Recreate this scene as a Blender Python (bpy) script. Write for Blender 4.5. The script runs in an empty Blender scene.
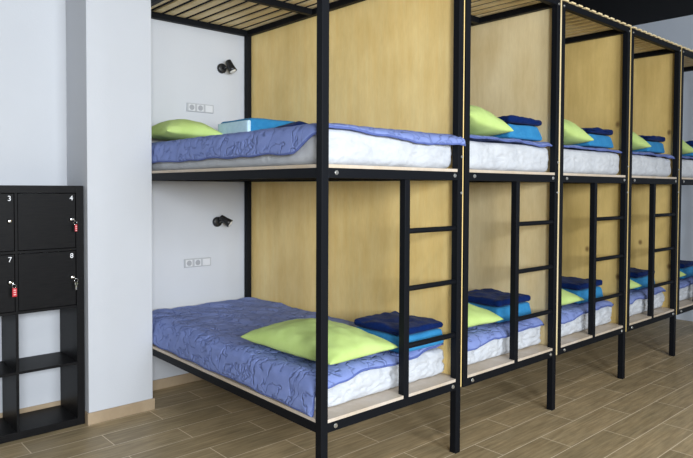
import bpy, bmesh, math, random
from mathutils import Vector, Matrix, noise
C = bpy.context.scene.collection
PI = math.pi

# ------------------------------------------------------------------ materials
def new_mat(name, col, rough=.6, spec=.4, metal=0.0):
    m = bpy.data.materials.new(name); m.use_nodes = True
    nt = m.node_tree; b = nt.nodes['Principled BSDF']
    b.inputs['Base Color'].default_value = (*col, 1)
    b.inputs['Roughness'].default_value = rough
    b.inputs['Metallic'].default_value = metal
    b.inputs['Specular IOR Level'].default_value = spec
    return m, nt, b
def N(nt, t, **kw):
    n = nt.nodes.new(t)
    for k, v in kw.items(): setattr(n, k, v)
    return n
def mix_col(nt, fac, a, b):
    n = N(nt, 'ShaderNodeMix', data_type='RGBA')
    if isinstance(fac, (int, float)): n.inputs[0].default_value = fac
    else: nt.links.new(fac, n.inputs[0])
    for s, i in ((a, 6), (b, 7)):
        if isinstance(s, tuple): n.inputs[i].default_value = (*s, 1)
        else: nt.links.new(s, n.inputs[i])
    return n.outputs[2]
def coords(nt, scale=(1, 1, 1), kind='Object', loc=(0, 0, 0)):
    t = N(nt, 'ShaderNodeTexCoord'); mp = N(nt, 'ShaderNodeMapping')
    mp.inputs['Scale'].default_value = scale; mp.inputs['Location'].default_value = loc
    nt.links.new(t.outputs[kind], mp.inputs[0]); return mp.outputs[0]
def noise_fac(nt, vec, scale, detail=4, lo=.35, hi=.65, rough=.6):
    n = N(nt, 'ShaderNodeTexNoise'); n.inputs['Scale'].default_value = scale
    n.inputs['Detail'].default_value = detail; n.inputs['Roughness'].default_value = rough
    nt.links.new(vec, n.inputs['Vector'])
    r = N(nt, 'ShaderNodeMapRange'); r.inputs[1].default_value = lo; r.inputs[2].default_value = hi
    nt.links.new(n.outputs[0], r.inputs[0]); return r.outputs[0]
def bump(nt, b, h, strength=.3, dist=.01):
    n = N(nt, 'ShaderNodeBump'); n.inputs['Strength'].default_value = strength
    n.inputs['Distance'].default_value = dist
    nt.links.new(h, n.inputs['Height']); nt.links.new(n.outputs[0], b.inputs['Normal'])

M = {}
def wall_mat(name, c):
    m, nt, b = new_mat(name, c, .85, .2)
    v = coords(nt)
    bump(nt, b, noise_fac(nt, v, 90, 5, .2, .8), .12, .004)
    nt.links.new(mix_col(nt, noise_fac(nt, v, 1.6, 3), tuple(x * .97 for x in c), c), b.inputs['Base Color'])
    return m
M['wall'] = wall_mat('white_paint', (.54, .555, .585))
M['room_wall'] = wall_mat('grey_low_bounce_paint', (.26, .27, .28))  # unseen walls; grey chosen to cut bounced light and deepen contrast
M['end_wall'] = wall_mat('bluish_grey_paint', (.58, .63, .71))
M['ceiling'] = wall_mat('black_ceiling_paint', (.008, .008, .010))

def floor_mat(name, skirting=False):
    m, nt, b = new_mat(name, (.3, .22, .15), .42, .35)
    v = coords(nt, (1, 1, 1), 'Object', (.155, .17, 0))
    br = N(nt, 'ShaderNodeTexBrick'); br.offset = .5; br.offset_frequency = 2
    br.inputs['Scale'].default_value = 1
    br.inputs['Brick Width'].default_value = .8; br.inputs['Row Height'].default_value = .2
    br.inputs['Mortar Size'].default_value = .0028; br.inputs['Mortar Smooth'].default_value = .2
    br.inputs['Color1'].default_value = (.51, .40, .24, 1)
    br.inputs['Color2'].default_value = (.40, .315, .185, 1)
    br.inputs['Mortar'].default_value = (.80, .68, .49, 1)
    nt.links.new(v, br.inputs['Vector'])
    g = coords(nt, (1.6, 22, 1))
    grain = noise_fac(nt, g, 2.2, 6, .3, .7, .65)
    blot = noise_fac(nt, coords(nt, (1, 2.2, 1)), 4.5, 3, .3, .7)
    dk = N(nt, 'ShaderNodeMix', data_type='RGBA', blend_type='MULTIPLY'); dk.inputs[0].default_value = 1
    shade = mix_col(nt, grain, (.60, .57, .52), (1.14, 1.13, 1.12))
    nt.links.new(br.outputs[0], dk.inputs[6]); nt.links.new(shade, dk.inputs[7])
    dk2 = N(nt, 'ShaderNodeMix', data_type='RGBA', blend_type='MULTIPLY'); dk2.inputs[0].default_value = 1
    nt.links.new(dk.outputs[2], dk2.inputs[6])
    nt.links.new(mix_col(nt, blot, (.85, .86, .86), (1.08, 1.06, 1.04)), dk2.inputs[7])
    out = mix_col(nt, br.outputs['Fac'], dk2.outputs[2], (.80, .68, .49))
    if skirting:
        out = mix_col(nt, grain, (.33, .245, .155), (.45, .345, .23))
    nt.links.new(out, b.inputs['Base Color'])
    bump(nt, b, grain, .08, .003)
    return m
M['floor'] = floor_mat('wood_look_floor_tile')
M['skirting'] = floor_mat('wood_look_skirting_tile', True)

def ply_mat(name, c1, c2, knots=0.0, cloud=(.86, .80, .68)):
    m, nt, b = new_mat(name, c1, .48, .35)
    grain = noise_fac(nt, coords(nt, (9, 9, .7)), 3.2, 5, .1, .9, .5)
    fig = noise_fac(nt, coords(nt, (1.9, 1.9, .9), 'Object', (3.1, 1.7, .4)), 2.0, 4, .32, .68)
    fine = noise_fac(nt, coords(nt, (60, 60, 6)), 3, 4, .3, .7)
    col = mix_col(nt, grain, c1, c2)
    for f, d in ((fig, cloud), (fine, (.95, .94, .92))):
        mu = N(nt, 'ShaderNodeMix', data_type='RGBA', blend_type='MULTIPLY'); mu.inputs[0].default_value = 1
        nt.links.new(col, mu.inputs[6]); nt.links.new(mix_col(nt, f, d, (1.03, 1.03, 1.03)), mu.inputs[7])
        col = mu.outputs[2]
    if knots:
        vo = N(nt, 'ShaderNodeTexVoronoi', voronoi_dimensions='2D'); vo.inputs['Scale'].default_value = 2.3
        sp = N(nt, 'ShaderNodeSeparateXYZ'); cb = N(nt, 'ShaderNodeCombineXYZ')
        nt.links.new(coords(nt, (1, 1, .75), 'Object', (.3, .15, .4)), sp.inputs[0])
        nt.links.new(sp.outputs[1], cb.inputs[0]); nt.links.new(sp.outputs[2], cb.inputs[1]); nt.links.new(cb.outputs[0], vo.inputs['Vector'])
        r = N(nt, 'ShaderNodeMapRange'); r.inputs[1].default_value = .018; r.inputs[2].default_value = .055
        r.inputs[3].default_value = knots; r.inputs[4].default_value = 0
        nt.links.new(vo.outputs['Distance'], r.inputs[0])
        col = mix_col(nt, r.outputs[0], col, (.16, .085, .03))
    nt.links.new(col, b.inputs['Base Color'])
    return m
M['ply_warm'] = ply_mat('warm_birch_plywood', (.94, .675, .26), (.98, .79, .385))
M['ply_pale'] = ply_mat('pale_birch_plywood', (.74, .61, .36), (.84, .71, .45))
M['ply_gold'] = ply_mat('golden_pine_plywood', (.62, .45, .16), (.76, .57, .24), .85, (.82, .79, .72))
M['ply_edge'] = ply_mat('bed_board_plywood', (.55, .48, .41), (.64, .56, .48))
M['slat'] = ply_mat('pine_slat_wood', (.86, .69, .40), (.95, .81, .54))

m, nt, b = new_mat('black_powder_coated_steel', (.0045, .0055, .008), .55, .14)
bump(nt, b, noise_fac(nt, coords(nt), 260, 3, .3, .7), .06, .001); M['black'] = m
M['bolt'] = new_mat('zinc_steel', (.72, .72, .70), .3, .5, .9)[0]

def cloth(name, c1, c2, sc=18, bs=.25, weave=500, spec=.15, tint=None, bd=.012):
    m, nt, b = new_mat(name, c1, .9, spec)
    v = coords(nt)
    f = noise_fac(nt, v, sc, 4, .35, .65)
    col = mix_col(nt, f, c1, c2)
    nt.links.new(col, b.inputs['Base Color'])
    n1 = N(nt, 'ShaderNodeTexNoise'); n1.inputs['Scale'].default_value = sc * 1.4
    n1.inputs['Detail'].default_value = 5; nt.links.new(v, n1.inputs['Vector'])
    bump(nt, b, n1.outputs[0], bs, bd)
    b.inputs['Sheen Weight'].default_value = .04
    return m
M['pillow'] = cloth('lime_green_cotton', (.46, .61, .19), (.51, .66, .23), 8, .15)
M['turq'] = cloth('turquoise_fleece', (.024, .19, .41), (.033, .225, .46), 30, .25)
M['pale_turq'] = cloth('pale_blue_lining', (.50, .70, .80), (.56, .76, .86), 30, .2)
M['navy'] = cloth('navy_fleece', (.0022, .013, .080), (.0035, .018, .105), 40, .35, spec=.05)
M['sheet'] = cloth('white_wrinkled_cotton', (.50, .52, .555), (.56, .58, .61), 7, .5, bd=.03)

def quilt_mat():
    m, nt, b = new_mat('blue_embossed_quilt_cotton', (.17, .23, .56), .85, .2)
    v = coords(nt)
    # squiggly embossed stitching: distorted cellular ridges
    nz = N(nt, 'ShaderNodeTexNoise'); nz.inputs['Scale'].default_value = 9; nz.inputs['Detail'].default_value = 2
    nt.links.new(v, nz.inputs['Vector'])
    ad = N(nt, 'ShaderNodeVectorMath', operation='MULTIPLY_ADD')
    ad.inputs[1].default_value = (.16, .16, .16)
    nt.links.new(nz.outputs[1], ad.inputs[0]); nt.links.new(v, ad.inputs[2])
    vo = N(nt, 'ShaderNodeTexNoise'); vo.inputs['Scale'].default_value = 13; vo.inputs['Detail'].default_value = 1
    nt.links.new(ad.outputs[0], vo.inputs['Vector'])
    ab = N(nt, 'ShaderNodeMath', operation='SUBTRACT'); ab.inputs[1].default_value = .5; nt.links.new(vo.outputs[0], ab.inputs[0])
    ab2 = N(nt, 'ShaderNodeMath', operation='ABSOLUTE'); nt.links.new(ab.outputs[0], ab2.inputs[0])
    r = N(nt, 'ShaderNodeMapRange'); r.inputs[1].default_value = .0; r.inputs[2].default_value = .055
    nt.links.new(ab2.outputs[0], r.inputs[0])
    f2 = noise_fac(nt, v, 24, 3, .3, .7)
    col = mix_col(nt, r.outputs[0], (.135, .185, .43), (.185, .245, .52))
    nt.links.new(mix_col(nt, f2, col, mix_col(nt, .5, col, (.25, .31, .60))), b.inputs['Base Color'])
    bump(nt, b, r.outputs[0], .55, .014)
    return m
M['quilt'] = quilt_mat()
M['piping'] = cloth('dark_blue_edging', (.085, .12, .33), (.11, .15, .38), 30, .2)

def cab_mat():
    m, nt, b = new_mat('black_brown_foil', (.010, .009, .009), .45, .10)
    g = noise_fac(nt, coords(nt, (4, 4, 60)), 3, 5, .3, .7)
    nt.links.new(mix_col(nt, g, (.004, .004, .0048), (.010, .0095, .0095)), b.inputs['Base Color'])
    bump(nt, b, g, .08, .001); return m
M['cab'] = cab_mat()
M['white_print'] = new_mat('white_number_print', (.85, .85, .87), .6)[0]
M['chrome'] = new_mat('polished_chrome', (.80, .80, .80), .18, .5, 1.0)[0]
M['red'] = new_mat('red_key_tag_plastic', (.50, .015, .025), .4)[0]
M['tag_print'] = new_mat('pink_white_tag_print', (.80, .45, .45), .6)[0]
M['lamp_black'] = new_mat('black_lamp_plastic', (.012, .012, .013), .35, .5)[0]
M['lens'] = new_mat('frosted_bulb_glass', (.75, .73, .68), .25, .6)[0]
M['socket'] = new_mat('white_socket_plastic', (.60, .61, .63), .4, .4)[0]
M['socket_frame'] = new_mat('grey_socket_frame', (.40, .41, .43), .5)[0]
M['socket_dark'] = new_mat('grey_socket_recess', (.33, .34, .36), .6)[0]
M['window'] = new_mat('white_window_frame', (.8, .8, .8), .5)[0]

# ------------------------------------------------------------------ geometry helpers
def box(bm, x0, x1, y0, y1, z0, z1):
    vs = [bm.verts.new((x, y, z)) for z in (z0, z1) for y in (y0, y1) for x in (x0, x1)]
    for f in ((0, 2, 3, 1), (4, 5, 7, 6), (0, 1, 5, 4), (2, 6, 7, 3), (0, 4, 6, 2), (1, 3, 7, 5)):
        bm.faces.new([vs[i] for i in f])
def tube(bm, a, b_, r, seg=14, r2=None):
    a, b_ = Vector(a), Vector(b_); d = b_ - a
    rot = d.to_track_quat('Z', 'Y').to_matrix().to_4x4()
    bmesh.ops.create_cone(bm, cap_ends=True, segments=seg, radius1=r, radius2=r if r2 is None else r2,
                          depth=d.length, matrix=Matrix.Translation((a + b_) / 2) @ rot)
def lathe(bm, origin, axis, prof, seg=24):
    rot = Vector(axis).to_track_quat('Z', 'Y').to_matrix(); o = Vector(origin); rings = []
    for h, r in prof:
        rings.append([bm.verts.new(o + rot @ Vector((r * math.cos(2*PI*i/seg), r * math.sin(2*PI*i/seg), h))) for i in range(seg)])
    for A, B in zip(rings, rings[1:]):
        for i in range(seg):
            bm.faces.new((A[i], A[(i+1) % seg], B[(i+1) % seg], B[i]))
    bm.faces.new(rings[0][::-1]); bm.faces.new(rings[-1])
def obj(name, bm, mat, parent=None, smooth=False, bevel=0, subsurf=0, base=None):
    bmesh.ops.recalc_face_normals(bm, faces=bm.faces)
    me = bpy.data.meshes.new(name); bm.to_mesh(me); bm.free()
    if smooth:
        for p in me.polygons: p.use_smooth = True
    o = bpy.data.objects.new(name, me); C.objects.link(o)
    me.materials.append(mat)
    if base is not None:
        me.transform(Matrix.Translation(-Vector(base))); o.location = base
    if parent is not None: o.parent = parent
    if bevel:
        mod = o.modifiers.new('Bevel', 'BEVEL'); mod.width = bevel; mod.segments = 2
        mod.limit_method = 'ANGLE'
    if subsurf:
        mod = o.modifiers.new('Subsurf', 'SUBSURF'); mod.levels = subsurf; mod.render_levels = subsurf
    return o
def boxo(name, x0, x1, y0, y1, z0, z1, mat, parent=None, bevel=.002):
    bm = bmesh.new(); box(bm, x0, x1, y0, y1, z0, z1)
    return obj(name, bm, mat, parent, bevel=bevel)
def tag(o, label, cat, group=None):
    o['label'] = label; o['category'] = cat
    if group: o['group'] = group
    return o
def empty(name, loc, label, cat, group=None):
    o = bpy.data.objects.new(name, None); C.objects.link(o); o.location = loc
    o.empty_display_size = .1
    return tag(o, label, cat, group)
def struct(o): o['kind'] = 'structure'; return o
def grid_mesh(bm, nx, ny, f):
    rows = [[bm.verts.new(f(i / nx, j / ny)) for i in range(nx + 1)] for j in range(ny + 1)]
    for j in range(ny):
        for i in range(nx):
            bm.faces.new((rows[j][i], rows[j][i+1], rows[j+1][i+1], rows[j+1][i]))
    return rows
def nz(x, y, z, s): return noise.noise(Vector((x * s, y * s, z * s)))
def rounded(bm, cx, cy, cz, sx, sy, sz, r, n=(16, 16, 5), warp=None):
    """a box with fully rounded edges; warp(p, local) moves each point"""
    h = (sx / 2, sy / 2, sz / 2)
    def line(hh, k):
        inn = [-hh + r + (2 * hh - 2 * r) * i / k for i in range(k + 1)]
        e = [0, .12, .4, .7]
        return [-hh + r * t for t in e] + inn + [hh - r * t for t in reversed(e)]
    L = [line(h[i], n[i]) for i in range(3)]
    cache = {}
    def vert(p):
        key = tuple(round(v, 5) for v in p)
        if key in cache: return cache[key]
        q = Vector([max(-h[i] + r, min(h[i] - r, p[i])) for i in range(3)])
        d = Vector(p) - q
        P = q + d.normalized() * r if d.length > 1e-9 else Vector(p)
        W = Vector((cx, cy, cz)) + P
        if warp: W = warp(W, P)
        cache[key] = bm.verts.new(W); return cache[key]
    for ax in range(3):
        a, c = [i for i in range(3) if i != ax]
        for s in (-1, 1):
            for i in range(len(L[a]) - 1):
                for j in range(len(L[c]) - 1):
                    pts = []
                    for (u, v) in ((i, j), (i+1, j), (i+1, j+1), (i, j+1)):
                        p = [0, 0, 0]; p[ax] = s * h[ax]; p[a] = L[a][u]; p[c] = L[c][v]; pts.append(vert(p))
                    if len(set(pts)) == 4: bm.faces.new(pts)
    return bm

# ------------------------------------------------------------------ room
WY = 4.43; XE = 7.80; XL = -2.6; YF = -3.4; ZC = 3.52
struct(boxo('floor', XL, XE, YF, WY, -.1, 0, M['floor'], bevel=0))
struct(boxo('ceiling', XL - .1, XE + .1, YF - .1, WY + .1, ZC, ZC + .1, M['ceiling'], bevel=0))
bm = bmesh.new(); box(bm, XL, 1.87, WY, WY + .1, -.1, ZC); box(bm, 1.87, XE, WY, WY + .1, -.1, 2.81)
struct(obj('wall_back', bm, M['wall']))
struct(boxo('wall_back_upper', 1.87, XE, WY, WY + .1, 2.81, ZC, M['ceiling'], bevel=0))   # assumed black, so its colour carries the darkness between the top slats
struct(boxo('wall_end', XE, XE + .1, YF, WY, -.1, ZC, M['end_wall'], bevel=0))
struct(boxo('wall_left', XL - .1, XL, YF, WY, -.1, ZC, M['room_wall'], bevel=0))
# wall behind the viewer, with the two windows that light the room
WINS = ((-2.2, -.2), (.9, 2.9)); WZ = (1.45, 3.10)
bm = bmesh.new()
box(bm, XL, XE, YF - .1, YF, -.1, WZ[0]); box(bm, XL, XE, YF - .1, YF, WZ[1], ZC)
xs = [XL, WINS[0][0], WINS[0][1], WINS[1][0], WINS[1][1], XE]
for a, b_ in ((0, 1), (2, 3), (4, 5)): box(bm, xs[a], xs[b_], YF - .1, YF, WZ[0], WZ[1])
struct(obj('wall_front', bm, M['room_wall']))
for i, (a, b_) in enumerate(WINS):
    bm = bmesh.new()
    for x0, x1, z0, z1 in ((a, a + .06, *WZ), (b_ - .06, b_, *WZ), ((a + b_) / 2 - .03, (a + b_) / 2 + .03, *WZ),
                           (a, b_, WZ[0], WZ[0] + .06), (a, b_, WZ[1] - .06, WZ[1])):
        box(bm, x0, x1, YF - .08, YF - .03, z0, z1)
    struct(obj('window_%d' % (i + 1), bm, M['window']))
# square pillar standing forward of the back wall
PX0, PX1, PY = 1.4480, 1.8785, 4.052
struct(boxo('pillar', PX0, PX1, PY, WY, 0, ZC, M['wall'], bevel=.004))
bm = bmesh.new()
box(bm, PX0 - .010, PX1 + .010, PY - .011, PY, 0, .0765)
box(bm, PX0 - .010, PX0, PY, WY - .011, 0, .0765)
struct(obj('baseboard_pillar', bm, M['skirting'], bevel=.002))
bm = bmesh.new()
box(bm, PX1, XE, WY - .011, WY, 0, .075); box(bm, XL, PX0 - .010, WY - .011, WY, 0, .075)
struct(obj('baseboard_back', bm, M['skirting'], bevel=.002))
struct(boxo('baseboard_end', XE - .011, XE, YF, WY - .011, 0, .075, M['end_wall']))

# ------------------------------------------------------------------ locker cabinet
CX1 = 1.4365; CX0 = CX1 - 1.49; CY = 4.088; CYB = 4.418; CH = 1.527
cab = empty('locker_cabinet', ((CX0 + CX1) / 2, (CY + CYB) / 2, 0),
            'black shelf cabinet with numbered locker doors above open cubes, beside the white pillar', 'cabinet')
def loc_parent(o, root):
    o.parent = root; o.matrix_parent_inverse = Matrix.Translation(-Vector(root.location)); return o
def part(name, x0, x1, y0, y1, z0, z1, mat, root, bevel=.002):
    return loc_parent(boxo(name, x0, x1, y0, y1, z0, z1, mat, None, bevel), root)
def pobj(name, bm, mat, root, **kw): return loc_parent(obj(name, bm, mat, None, **kw), root)
T = .046; t = .016
part('side_panel', CX0, CX0 + T, CY, CYB, 0, CH, M['cab'], cab)
part('side_panel', CX1 - T, CX1, CY, CYB, 0, CH, M['cab'], cab)
part('top_panel', CX0 + T, CX1 - T, CY, CYB, CH - T, CH, M['cab'], cab)
part('bottom_panel', CX0 + T, CX1 - T, CY, CYB, 0, T, M['cab'], cab)
cw = (1.49 - 2 * T - 3 * t) / 4; chh = (CH - 2 * T - 3 * t) / 4
for k in range(1, 4):
    z = T + k * chh + (k - 1) * t
    part('shelf', CX0 + T, CX1 - T, CY + .004, CYB, z, z + t, M['cab'], cab, .001)
for k in range(1, 4):
    x = CX0 + T + k * cw + (k - 1) * t
    for r in range(4):
        z = T + r * (chh + t)
        part('divider', x, x + t, CY + .004, CYB, z, z + chh, M['cab'], cab, .001)
def number(txt, x, z, y, root):
    cu = bpy.data.curves.new('number', 'FONT'); cu.body = txt; cu.size = .043; cu.extrude = .0006
    cu.align_x = 'CENTER'; cu.align_y = 'CENTER'; cu.offset = .0
    tmp = bpy.data.objects.new('tmp_number', cu); C.objects.link(tmp)
    dg = bpy.context.evaluated_depsgraph_get()
    me = bpy.data.meshes.new_from_object(tmp.evaluated_get(dg)); me.materials.clear(); me.materials.append(M['white_print'])
    bpy.data.objects.remove(tmp)
    o = bpy.data.objects.new('number', me); C.objects.link(o); o.parent = root
    me.transform(Matrix.Translation((x, y, z)) @ Matrix.Rotation(PI / 2, 4, 'X'))
    o['label'] = 'white printed number ' + txt
    return o
doors = {}
for row in range(2):
    for col in range(4):
        x = CX0 + T + col * (cw + t); z = CH - T - chh - row * (chh + t)
        d = part('locker_door', x + .003, x + cw - .003, CY + .006, CY + .022, z + .003, z + chh - .003, M['cab'], cab, .0015)
        num = row * 4 + col + 1; doors[num] = (x + cw, z + chh)
        if col >= 2:
            nb = number(str(num), x + cw - .027, z + chh - .033, CY + .0055, cab)
            nb.parent = d
        bm = bmesh.new()
        lathe(bm, (x + cw - .03, CY + .006, z + chh - .165), (0, -1, 0), ((0, .015), (.006, .015), (.010, .012), (.022, .011), (.024, .009)), 20)
        lk = obj('lock', bm, M['chrome'], smooth=True); lk['label'] = 'small round chrome lock'
        lk.parent = d
def key(num, label, tagcol):
    xr, zt = doors[num]; x = xr - .03; z = zt - .165; y = CY + .006 - .0245
    k = empty('key', (x, y, z), label, 'key', 'keys hanging in the locker doors')
    bm = bmesh.new()
    tube(bm, (x, y, z), (x, y - .012, z), .003, 8)
    lathe(bm, (x + .004, y - .021, z - .004), (1, 0, .2), ((-.0012, .011), (.0012, .011)), 18)
    pobj('key_bow', bm, M['chrome'], k, bevel=.0004)
    bm = bmesh.new()
    R = .011
    for i in range(16):
        a, b_ = 2 * PI * i / 16, 2 * PI * (i + 1) / 16
        tube(bm, (x + .012 + R * math.cos(a), y - .024, z - .020 + R * math.sin(a)), (x + .012 + R * math.cos(b_), y - .024, z - .020 + R * math.sin(b_)), .0017, 6)
    pobj('key_ring', bm, M['chrome'], k, smooth=True)
    if tagcol == 'red':
        w = .026 if num == 7 else .015; tl = .052 if num == 7 else .044
        tg = part('key_tag', x + .014 - w / 2, x + .014 + w / 2, y - .0275, y - .0205, z - .031 - tl, z - .031, M['red'], k, .003)
        bm = bmesh.new()
        for q in range(3): box(bm, x + .014 - w * .25, x + .014 + w * .28, y - .0279, y - .0276, z - .046 - q * .013, z - .040 - q * .013)
        o = obj('tag_print', bm, M['tag_print']); o.parent = tg
    else:
        bm = bmesh.new(); box(bm, x + .009, x + .017, y - .0255, y - .0225, z - .078, z - .031)
        lathe(bm, (x + .013, y - .0255, z - .040), (0, 1, 0), ((0, .010), (.003, .010)), 16)
        pobj('spare_key', bm, M['chrome'], k, bevel=.0006)
key(4, 'key with slim red tag hanging from the lock of locker door 4', 'red')
key(7, 'key with wide red tag hanging from the lock of locker door 7', 'red')
key(8, 'plain silver key without a tag hanging from locker door 8', 'plain')

# ------------------------------------------------------------------ reading lamps and sockets on the head wall
def lamp(x, z, direction, label):
    r = empty('reading_lamp', (x, WY, z), label, 'lamp', 'black reading spotlights on the wall of the nearest bunk')
    bm = bmesh.new()
    lathe(bm, (x - .030, WY - .001, z), (0, -1, 0), ((0, .040), (.016, .040), (.024, .034), (.026, .028)), 28)
    pobj('wall_plate', bm, M['lamp_black'], r, smooth=True, bevel=.002)
    bm = bmesh.new(); d = Vector(direction).normalized(); c = Vector((x + .012, WY - .075, z + .008))
    tube(bm, (x - .030, WY - .027, z), (x - .018, WY - .06, z + .004), .010, 12)
    tube(bm, (x - .018, WY - .06, z + .004), c, .010, 12)
    pobj('swivel_arm', bm, M['lamp_black'], r, smooth=True)
    bm = bmesh.new()
    lathe(bm, c - d * .058, d, ((0, .016), (.006, .024), (.05, .027), (.075, .031), (.098, .035), (.098, .031), (.090, .029)), 28)
    pobj('lamp_head', bm, M['lamp_black'], r, smooth=True)
    bm = bmesh.new()
    lathe(bm, c - d * .058, d, ((.0905, .028), (.098, .027), (.104, .018), (.106, .004)), 24)
    o = pobj('bulb', bm, M['lens'], r, smooth=True); o['label'] = 'pale frosted bulb face'
lamp(2.672, 2.470, (.22, -.30, -.75), 'black reading spotlight on the white wall above the upper bed')
lamp(2.628, 1.245, (.55, -.50, -.50), 'black reading spotlight on the white wall above the lower bed')
def socket(x0, z0, label):
    w, h = .232, .066
    r = empty('wall_socket', (x0 + w / 2, WY, z0), label, 'socket', 'triple white socket strips on the head wall')
    part('cover_frame', x0, x0 + w, WY - .010, WY - .0005, z0 - h / 2, z0 + h / 2, M['socket_frame'], r, .003)
    for i in range(2):
        cx = x0 + .040 + i * .074
        bm = bmesh.new(); box(bm, cx - .028, cx + .028, WY - .0125, WY - .0102, z0 - .026, z0 + .026)
        pobj('outlet_plate', bm, M['socket'], r, bevel=.002)
        bm = bmesh.new(); lathe(bm, (cx, WY - .0127, z0), (0, -1, 0), ((0, .021), (.0012, .021), (.0012, .017), (.0002, .016)), 24)
        for s in (-1, 1): tube(bm, (cx + s * .008, WY - .0128, z0), (cx + s * .008, WY - .0136, z0), .003, 8)
        o = pobj('outlet_well', bm, M['socket_dark'], r); o['label'] = 'round grey outlet recess'
    cx = x0 + .040 + 2 * .074
    part('switch_plate', cx - .030, cx + .034, WY - .0125, WY - .0102, z0 - .026, z0 + .026, M['socket'], r, .002)
socket(2.335, 2.137, 'triple white wall socket on the head wall just above the upper bed')
socket(2.309, .932, 'triple white wall socket on the head wall above the lower bed')

# ------------------------------------------------------------------ bunks
YB = 4.380; YFr = 2.222; P_ = .0423
ZL = (.370, .415); ZU = (1.566, 1.613); ZT = (2.757, 2.800); BT = .017
XR = [2.853, 3.909, 4.984, 6.020, 7.060]         # front-left corner of each right-hand post
XLft = [1.8515, 2.9175, 3.975, 5.052, 6.090]        # left-hand posts
ORD = ['nearest', 'second', 'third', 'fourth', 'fifth']
PLY = ['ply_warm', 'ply_pale', 'ply_gold', 'ply_gold', None]
STILE = [2.416, 3.446, 4.478, 5.530, 6.57]
BL = ['nearest black steel bunk bed, standing beside the white pillar',
      'black steel bunk bed second from the white pillar, with a pale plywood panel',
      'black steel bunk bed third from the white pillar, with a knotty golden plywood panel',
      'black steel bunk bed fourth from the white pillar, next to last in the row',
      'last black steel bunk bed of the row, before the grey end wall']
def bunk(i):
    x0, x1 = XLft[i], XR[i]; xe = x1 + P_
    r = empty('bunk_bed', ((x0 + xe) / 2, (YFr + YB) / 2, 0), BL[i], 'bunk bed', 'black steel bunk beds in a row')
    zlo = 0 if i == 0 else ZL[0]
    before = set(bpy.data.objects)
    for y in (YFr, YB):
        part('post', x0, x0 + P_, y, y + P_, zlo, ZT[1], M['black'], r)
        part('post', x1, xe, y, y + P_, 0, ZT[1], M['black'], r)
    g = .0006
    for nm, (z0, z1) in (('lower_rail', ZL), ('upper_rail', ZU), ('top_rail', ZT)):
        for y in (YFr, YB):
            part(nm, x0 + P_ + g, x1 - g, y + .001, y + P_ - .001, z0, z1, M['black'], r)
        for x in (x0, x1):
            part(nm, x + .001, x + P_ - .001, YFr + P_ + g, YB - g, z0, z1, M['black'], r)
        for y in (2.86, 3.535):
            part('cross_beam', x0 + P_ + g, x1 - g, y, y + P_, z0, z1 - .0005, M['black'], r)
    # bed boards lie on the rails
    for nm, z in (('lower_bed_board', ZL[1]), ('upper_bed_board', ZU[1])):
        bm = bmesh.new()
        a, b_, e = x0 + .004, xe - .004, .0008
        box(bm, x0 + P_ + e, x1 - e, YFr + .003, YB + P_ - .003, z + e, z + BT)
        box(bm, a, x0 + P_ + e, YFr + P_ + e, YB - e, z + e, z + BT); box(bm, x1 - e, b_, YFr + P_ + e, YB - e, z + e, z + BT)
        pobj(nm, bm, M['ply_edge'], r)
    # slatted top
    bm = bmesh.new(); n = 11; w = .056; span = (xe - x0 - .02)
    for k in range(n):
        cx = x0 + .01 + w / 2 + (span - w) * k / (n - 1)
        box(bm, cx - w / 2, cx + w / 2, YFr - .012, YB + P_, ZT[1] + .0006, ZT[1] + .013)
    o = pobj('slatted_top', bm, M['slat'], r, bevel=.003)
    if PLY[i]:
        o = part('plywood_panel', xe + .0006, xe + (.0150 if i == 0 else .0185), YFr + (.006 if i == 0 else .001), YB + P_, ZL[0] + .005, ZT[1] - .002, M[PLY[i]], r, .001)
    # ladder: one stile welded between the two rails, three rungs to the post
    sx = STILE[i]
    st = part('ladder_stile', sx, sx + P_ * .92, YFr + .0005, YFr + P_ - .002, ZL[1] - .012, ZU[0] - .0006, M['black'], r)
    st.location.y -= 0
    for z in (1.294, .989, .683):
        bm = bmesh.new(); tube(bm, (sx + P_ * .92 + g, YFr + .02, z), (x1 - g, YFr + .02, z), .0145, 16)
        pobj('ladder_rung', bm, M['black'], r, smooth=True, bevel=.001)
    for z in (ZL[0] + .024, ZU[0] + .026):
        for x in (x0 + P_ + .048, x1 - .028):
            bm = bmesh.new(); lathe(bm, (x, YFr + .001, z), (0, -1, 0), ((0, .011), (.002, .011), (.0022, .008), (.007, .0075)), 12)
            pobj('bolt', bm, M['bolt'], r)['label'] = 'small silver bolt head'
    for z in (1.70, 1.495):
        bm = bmesh.new(); lathe(bm, (x1 + P_ - .010, YFr - .0002, z), (0, -1, 0), ((0, .008), (.002, .008), (.0022, .006), (.005, .0055)), 12)
        pobj('bolt', bm, M['bolt'], r)['label'] = 'small silver bolt head'
    for k in (0, 1):
        bm = bmesh.new(); x = x0 + P_ / 2 if k == 0 else x1 + P_ / 2
        lathe(bm, (x, YFr - .0002, 2.768), (0, -1, 0), ((0, .008), (.002, .008), (.0022, .006), (.005, .0055)), 12)
        pobj('bolt', bm, M['bolt'], r)['label'] = 'small silver bolt head'
    if i == 0:                                      # its left side runs slightly askew, clear of the pillar
        for o in set(bpy.data.objects) - before:
            if o.type == 'MESH':
                for v in o.data.vertices:
                    if v.co.x < x0 + P_ + .004: v.co.x += .030 * max(0, v.co.y - YFr) / (YB - YFr)
    return r
for i in range(5): bunk(i)

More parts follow.
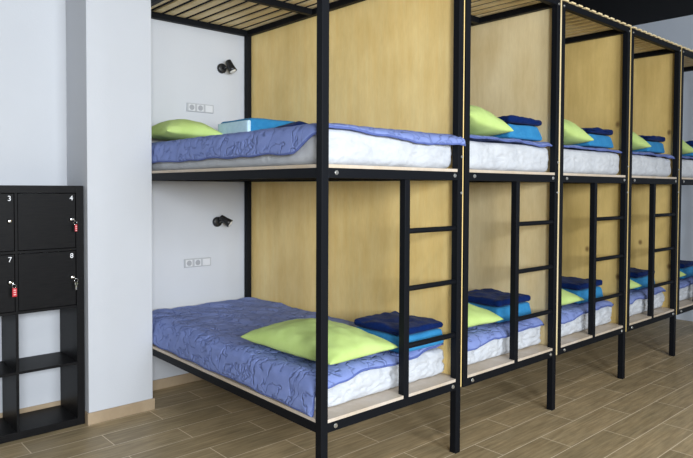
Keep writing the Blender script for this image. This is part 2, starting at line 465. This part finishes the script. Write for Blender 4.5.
# ------------------------------------------------------------------ bedding
def where(i, lvl):
    b_ = ['the nearest bunk', 'the second bunk from pillar', 'the third bunk from pillar',
          'the fourth bunk from pillar', 'the last bunk before end wall'][i]
    return '%s bed of %s' % (lvl, b_)
MTS = {'lower': .150, 'upper': .178}               # mattress thickness
def mattress(i, lvl):
    MT = MTS[lvl]
    x0, x1 = XLft[i] + .044, XR[i] + P_ - .006
    z0 = (ZL if lvl == 'lower' else ZU)[1] + BT + .001
    y0, y1 = YFr + (.105 if lvl == 'lower' else .058), YB - .012
    seed = i * 7.3 + (3.1 if lvl == 'upper' else 0)
    def warp(W, p):
        e = max(0, 1 - abs(p.z) / (MT / 2)) ** .5
        if p.y < 0 and abs(p.y) > (y1 - y0) / 2 - .06:   # rumpled fitted sheet on the foot end
            a, c = W.x + seed, W.z
            q = .10 * nz(a, c, seed, 5)
            d = .014 * nz(a, c * 1.3 + .4 * a, seed, 8)
            d += (.016 if lvl == 'lower' else .008) * (.45 - abs(nz(a * .7 + c * 1.5 + q, c * 1.7 - a * .9, seed, 13)) * 1.6)
            d += (.007 if lvl == 'lower' else .003) * (.4 - abs(nz(a * 1.3 - c * 1.6 + q, c + a * .5, seed + 5, 27)) * 1.6)
            W.y -= d * (.35 + .65 * e)
        if p.x < 0 and abs(p.x) > (x1 - x0) / 2 - .06:
            W.x -= .008 * nz(W.y, W.z, seed, 8) * e
        W.z += (.006 * nz(W.x, W.y, seed, 5) if p.z > 0 else 0)
        if i == 0: W.x += .034 * (x1 - W.x) / (x1 - x0) * max(0, W.y - y0) / (y1 - y0)
        return W
    bm = bmesh.new()
    rounded(bm, (x0 + x1) / 2, (y0 + y1) / 2, z0 + MT / 2, x1 - x0, y1 - y0, MT, .034 if lvl == 'lower' else .045, (90, 40, 12), warp)
    for v in bm.verts: v.co.z = max(v.co.z, z0)
    o = obj('mattress', bm, M['sheet'], smooth=True, base=((x0 + x1) / 2, (y0 + y1) / 2, z0))
    tag(o, 'white sheeted mattress on the ' + where(i, lvl), 'mattress', 'white mattresses on the bunks')
    return x0, x1, y0, y1, z0
def quilt(i, lvl, dims, left=0.0, front=(.02, .05), seed=0.0, hem=None, flare=0.0, front_out=.012, lift=.008, nx=84, ny=150):
    """blue quilt: lies on the mattress, hangs 'left' down its side and 'front' over the foot end"""
    x0, x1, y0, y1, z0 = dims; zt = z0 + MTS[lvl]; th = .016; R = .045; o_ = .015
    def path(s, edge):                              # arclength beyond the start of the rounded edge -> (out, drop)
        if s <= 0: return 0.0, 0.0
        a = s / R
        if a < PI / 2: return R * math.sin(a), R * (1 - math.cos(a))
        return R + edge * min(1, (s - R * PI / 2) / .08), R + (s - R * PI / 2)
    def f(u, v):
        # y direction: v=0 front
        fx = u
        fr = front[0] + (front[1] - front[0]) * u
        fr += .020 * nz(u * 5.3, seed, 1.7, 1) + .006 * nz(u * 15, seed, 5.2, 1)
        Ly = (y1 - .004) - (y0 + R) ; tot = Ly + fr + R * .2
        sy = (y1 - .004) - v * 0 - tot * (1 - v)     # flattened coordinate
        over_y = max(0, (y0 + R) - sy)
        lf = left
        if left and hem: lf = left * hem(v)
        lf_eff = lf + (.010 * nz(v * 14, seed, 9.1, 1) if left else .012 * nz(v * 14, seed, 9.1, 1))
        right = x1 - .006
        Lx = right - (x0 + R); totx = Lx + max(0, lf_eff) + R * .2
        sx = right - totx * (1 - u)
        over_x = max(0, (x0 + R) - sx)
        ox, dx = path(over_x, .012); oy, dy = path(over_y, front_out)
        X = (x0 + R - ox - (o_ if over_x > 0 else 0) * min(1, over_x / (R * 1.2))) if over_x > 0 else sx
        Y = (y0 + R - oy - (o_ if over_y > 0 else 0) * min(1, over_y / (R * 1.2))) if over_y > 0 else sy
        drop = dx + dy
        top = max(0, 1 - drop / .05)
        W = .5 + .5 * nz(sx * 1.0 + seed, sy, seed, 4.2)
        ridge = abs(nz(sx + .3 * sy + seed, sy * .8, seed * 1.3, 6.5))
        h = lift * (1.2 * W + 1.5 * ridge) + .0035 * nz(sx, sy, seed, 26)
        edge_in = min(1, (right - sx) / .05)
        Z = zt + .013 + max(.0, h) * max(.35, top) - drop
        if over_x > 0:
            k = min(1, over_x / R)
            X -= k * (.010 * (.5 + .5 * nz(sy * 1.0, Z, seed, 7)) + .008 * abs(nz(sy + Z, Z * 1.5, seed + 2, 13)))
        if over_y > 0:
            k = min(1, over_y / R)
            Y -= k * (.016 * (.5 + .5 * nz(sx, Z, seed + 4, 11)))
            if flare: Y -= flare * k * max(0, (u - .78) / .22) ** 1.3
        Z = max(Z, z0 + .004)
        if i == 0: X += .036 * (1 - u) * max(0, Y - y0) / (y1 - y0)
        return Vector((X, Y, Z))
    bm = bmesh.new(); rows = grid_mesh(bm, nx, ny, f)
    base = Vector(((x0 + x1) / 2, (y0 + y1) / 2, zt))
    hemline = [v.co.copy() for v in rows[0]] + [r[-1].co.copy() for r in rows]
    o = obj('quilt', bm, M['quilt'], smooth=True, base=base)
    md = o.modifiers.new('Solidify', 'SOLIDIFY'); md.thickness = th; md.offset = 0
    md = o.modifiers.new('Subsurf', 'SUBSURF'); md.levels = md.render_levels = 1
    # corded hem along the open edges
    path_pts = [r[0].co.copy() for r in []]
    bm2 = bmesh.new()
    pts = [f(0, j / 60) for j in range(60, -1, -1)] + [f(k / 50, 0) for k in range(1, 51)]
    seg = 8; rings = []
    for k, p in enumerate(pts):
        d = (pts[min(k + 1, len(pts) - 1)] - pts[max(k - 1, 0)]).normalized()
        q = d.to_track_quat('Z', 'Y').to_matrix()
        rings.append([bm2.verts.new(p + q @ Vector(((.0065) * math.cos(2 * PI * a / seg), .0065 * math.sin(2 * PI * a / seg), 0))) for a in range(seg)])
    for A, B in zip(rings, rings[1:]):
        for a in range(seg): bm2.faces.new((A[a], A[(a + 1) % seg], B[(a + 1) % seg], B[a]))
    bm2.faces.new(rings[0][::-1]); bm2.faces.new(rings[-1])
    hm = obj('hem', bm2, M['piping'], smooth=True); hm.parent = o; hm.matrix_parent_inverse = Matrix.Translation(-base)
    hm['label'] = 'dark blue corded edge'
    return o
def pillow(cx, cy, zb, sx, sy, T, rz=0, tilt=(0, 0), seed=0, label=''):
    bm = bmesh.new(); n = 34
    def f(side):
        def g(a, b_):
            u, v = -1 + 2 * a, -1 + 2 * b_
            u = math.sin(u * PI / 2) * .6 + u * .4; v = math.sin(v * PI / 2) * .6 + v * .4
            prof = (max(0, 1 - u * u) * max(0, 1 - v * v)) ** .46
            x = sx / 2 * u * (1 - .07 * (1 - v * v)); y = sy / 2 * v * (1 - .07 * (1 - u * u))
            wr = .010 * nz(x, y, seed, 7) - .014 * (.35 - abs(nz(x * 1.4 + y, y - x, seed + 3, 8)))
            k = min(1, prof * 2)
            z = (T * .66 * prof + wr * k) if side > 0 else -(T * .34 * prof * .9)
            edge = .006 * nz(x * 3, y * 3, seed, 3)
            return Vector((x, y, z + edge))
        return g
    grid_mesh(bm, n, n, f(1)); grid_mesh(bm, n, n, f(-1))
    bmesh.ops.remove_doubles(bm, verts=bm.verts, dist=.0005)
    rot = Matrix.Rotation(rz, 4, 'Z') @ Matrix.Rotation(tilt[0], 4, 'X') @ Matrix.Rotation(tilt[1], 4, 'Y')
    bm.transform(rot); zm = min(v.co.z for v in bm.verts)
    bm.transform(Matrix.Translation((cx, cy, zb - zm)))
    o = obj('pillow', bm, M['pillow'], smooth=True, subsurf=1, base=(cx, cy, zb))
    tag(o, label, 'pillow', 'lime green pillows on the bunks')
    return o
def stack(cx, cy, zb, sx, sy, i, lvl, rz=0, hz=.105, nh=.038, seed=0, front=False, taper=.05):
    rot = Matrix.Translation((cx, cy, zb)) @ Matrix.Rotation(rz, 4, 'Z')
    bm = bmesh.new()
    for k in range(1):
        h = hz
        def warp(W, p, k=k, h=h):
            zz = W.z / hz; s = 1 - taper * zz
            W.x *= s; W.y *= s
            W.x += .006 * nz(W.y, W.z * 3, seed + k, 8); W.y += .006 * nz(W.x, W.z * 3, seed + k + 5, 8)
            if p.z > 0 and k == 0: W.z += .006 * nz(W.x, W.y, seed, 6)
            return W
        rounded(bm, 0, 0, h * (k + .5), sx - (.006 if k == 1 else 0), sy - (.006 if k == 1 else 0), h, h * .22, (14, 14, 2), warp)
    zmin = min(v.co.z for v in bm.verts)
    bm.transform(Matrix.Translation((0, 0, -zmin))); top = max(v.co.z for v in bm.verts)
    bm.transform(rot)
    o = obj('folded_blanket', bm, M['turq'], smooth=True, base=(cx, cy, zb))
    if front:                                       # pale lining shows on the folded side
        bm = bmesh.new(); rounded(bm, -sx / 2 + .004, -.01, hz * .47, .030, sy * .90, hz * .80, .012, (1, 12, 4))
        bm.transform(rot)
        ln = obj('lining', bm, M['pale_turq'], smooth=True); ln.parent = o; ln.matrix_parent_inverse = Matrix.Translation(-Vector((cx, cy, zb)))
        ln['label'] = 'pale blue lining on the folded side'
    tag(o, ('turquoise folded blanket with pale lining, ' if front else 'turquoise folded blanket under navy, ') + where(i, lvl), 'blanket', 'turquoise folded blankets on the bunks')
    bm = bmesh.new()
    def warp2(W, p):
        W.x += .012 * nz(W.y, W.x, seed + 8, 6); W.y += .012 * nz(W.x, W.y, seed + 9, 6)
        W.z += .014 * nz(W.x, W.y, seed + 2, 9) * (1 if p.z > 0 else .0)
        W.z += .006 * nz(W.x, W.y, seed + 3, 22) * (1 if p.z > 0 else .0)
        return W
    if front:                                       # slumped on the quilt before the turquoise one
        def warp3(W, p):
            W = warp2(W, p)
            W.z = (W.z) * (.42 + .58 * min(1, max(0, (p.x + .21) / .26)))
            return W
        rounded(bm, .03, -sy / 2 - .115, nh / 2, .42, .18, nh, nh * .35, (24, 14, 4), warp3)
        zm = min(v.co.z for v in bm.verts); bm.transform(Matrix.Translation((0, 0, -zm)))
        nb_ = (cx, cy - sy / 2 - .115, zb)
    else:
        rounded(bm, 0, 0, top + nh / 2 + .003, sx * .975, sy * .975, nh, nh * .46, (24, 24, 2), warp2)
        nb_ = (cx, cy, zb + top)
    bm.transform(rot)
    o = obj('folded_blanket', bm, M['navy'], smooth=True, base=nb_)
    tag(o, ('navy folded blanket slumped beside turquoise, ' if front else 'navy folded blanket atop turquoise, ') + where(i, lvl), 'blanket', 'navy folded blankets on the bunks')

for i in range(5):
    for lvl in ('lower', 'upper'):
        d = mattress(i, lvl); x0, x1, y0, y1, z0 = d; zt = z0 + MTS[lvl] + .030
        sd = 2.3 + i * 5.1 + (40 if lvl == 'upper' else 0)
        if i == 0 and lvl == 'lower':
            def hem0(v): return 1.0
            q = quilt(i, lvl, d, left=.172, front=(.065, .022), seed=sd, hem=hem0, lift=.013)
            pillow(2.190, 2.665, zt + .002, .50, .77, .175, .03, (0, 0), 1.0, 'large lime green pillow lying on the nearest lower bed')
            stack(2.672, 2.505, zt + .006, .375, .40, i, lvl, 0, .088, .040, 3)
        elif i == 0:
            def hem1(v): return min(1, .30 + 9 * v) if v < .1 else 1.0
            q = quilt(i, lvl, d, left=.150, front=(.030, .080), seed=sd, hem=hem1, flare=.06, lift=.004)
            pillow(2.150, 4.15, zt + .006, .44, .43, .165, 0, (0, 0), 2.0, 'lime green pillow at the wall end of the nearest upper bed')
            stack(2.60, 3.83, zt + .010, .45, .44, i, lvl, 0, .150, .125, 6, front=True)
        elif lvl == 'lower':
            q = quilt(i, lvl, d, left=0, front=(.085 - .01 * i, .02 + .01 * (i % 2)), seed=sd, front_out=.014, lift=.012)
            pillow(XR[i] - .650, 2.70, zt + .004, .50, .72, .18, .04 * (i - 3), (0, 0), 3.0 + i,
                   'lime green pillow on the ' + where(i, lvl))
            stack(XR[i] - .185, 2.60, zt + .012, .40, .42, i, lvl, .02 * (i - 2), .10, .042, 9 + i)
        else:
            q = quilt(i, lvl, d, left=0, front=(.010, .030), seed=sd, front_out=.012, lift=.010, flare=.02)
            pillow(XR[i] - .665, 2.59, zt + .006, .50, .64, .225, .04, (.0, .13), 12.0 + i,
                   'lime green pillow on the ' + where(i, lvl))
            stack(XR[i] - .185, 2.52, zt + .010, .40, .40, i, lvl, .015 * (i - 2), .098, .042, 20 + i, taper=.12)
        tag(q, 'blue quilt spread over the ' + where(i, lvl), 'quilt', 'blue quilts on the bunks')

# ------------------------------------------------------------------ light
w = bpy.data.worlds.new('World'); bpy.context.scene.world = w; w.use_nodes = True
bg = w.node_tree.nodes['Background']; bg.inputs[0].default_value = (.75, .86, 1, 1); bg.inputs[1].default_value = 1.0
def area(name, loc, target, sx, sy, power, col):
    l = bpy.data.lights.new(name, 'AREA'); l.shape = 'RECTANGLE'; l.size = sx; l.size_y = sy
    l.energy = power; l.color = col
    o = bpy.data.objects.new(name, l); C.objects.link(o); o.location = loc
    o.rotation_euler = (Vector(target) - Vector(loc)).to_track_quat('-Z', 'Y').to_euler()
    return o
for (a, b_), pw in zip(WINS, (470, 275)):
    c = (a + b_) / 2
    area('window_daylight', (c, YF + .02, (WZ[0] + WZ[1]) / 2), (c, 0, (WZ[0] + WZ[1]) / 2), b_ - a - .1, WZ[1] - WZ[0] - .1, pw, (.88, .94, 1.0))

# ceiling lamps over the aisle
for n_, (lx, ly) in enumerate(((.3, .2), (4.4, .2))):
    r = empty('ceiling_lamp', (lx, ly, ZC), 'long white ceiling lamp over the aisle, %s' % ('above the viewer' if n_ == 0 else 'towards the grey end wall'), 'lamp', 'ceiling lamps over the aisle')
    part('lamp_housing', lx - .65, lx + .65, ly - .09, ly + .09, ZC - .06, ZC - .0005, M['window'], r, .004)
    area('ceiling_lamp_light', (lx, ly, ZC - .065), (lx, ly, 0), 1.25, .16, (22, 22)[n_], (1.0, .93, .82))
# ------------------------------------------------------------------ camera
f_px, yaw, pitch, roll, cyp = 629.06, .7340, .0282, .0044, 205.71
fw = Vector((math.sin(yaw) * math.cos(pitch), math.cos(yaw) * math.cos(pitch), -math.sin(pitch)))
rt = Vector((math.cos(yaw), -math.sin(yaw), 0)); up = rt.cross(fw)
rt2 = rt * math.cos(roll) + up * math.sin(roll); up2 = -rt * math.sin(roll) + up * math.cos(roll)
cd = bpy.data.cameras.new('camera'); cam = bpy.data.objects.new('camera', cd); C.objects.link(cam)
cd.sensor_fit = 'HORIZONTAL'; cd.sensor_width = 36; cd.lens = f_px / 693 * 36
cd.shift_y = -(229 - cyp) / 693; cd.clip_start = .05
mt = Matrix((rt2, up2, -fw)).transposed().to_4x4(); mt.translation = (0, 0, 1.52)
cam.matrix_world = mt
sc = bpy.context.scene; sc.camera = cam
sc.view_settings.view_transform = 'Standard'; sc.view_settings.look = 'None'
sc.view_settings.exposure = 0.0; sc.view_settings.gamma = 1.0; sc.view_settings.use_curve_mapping = False
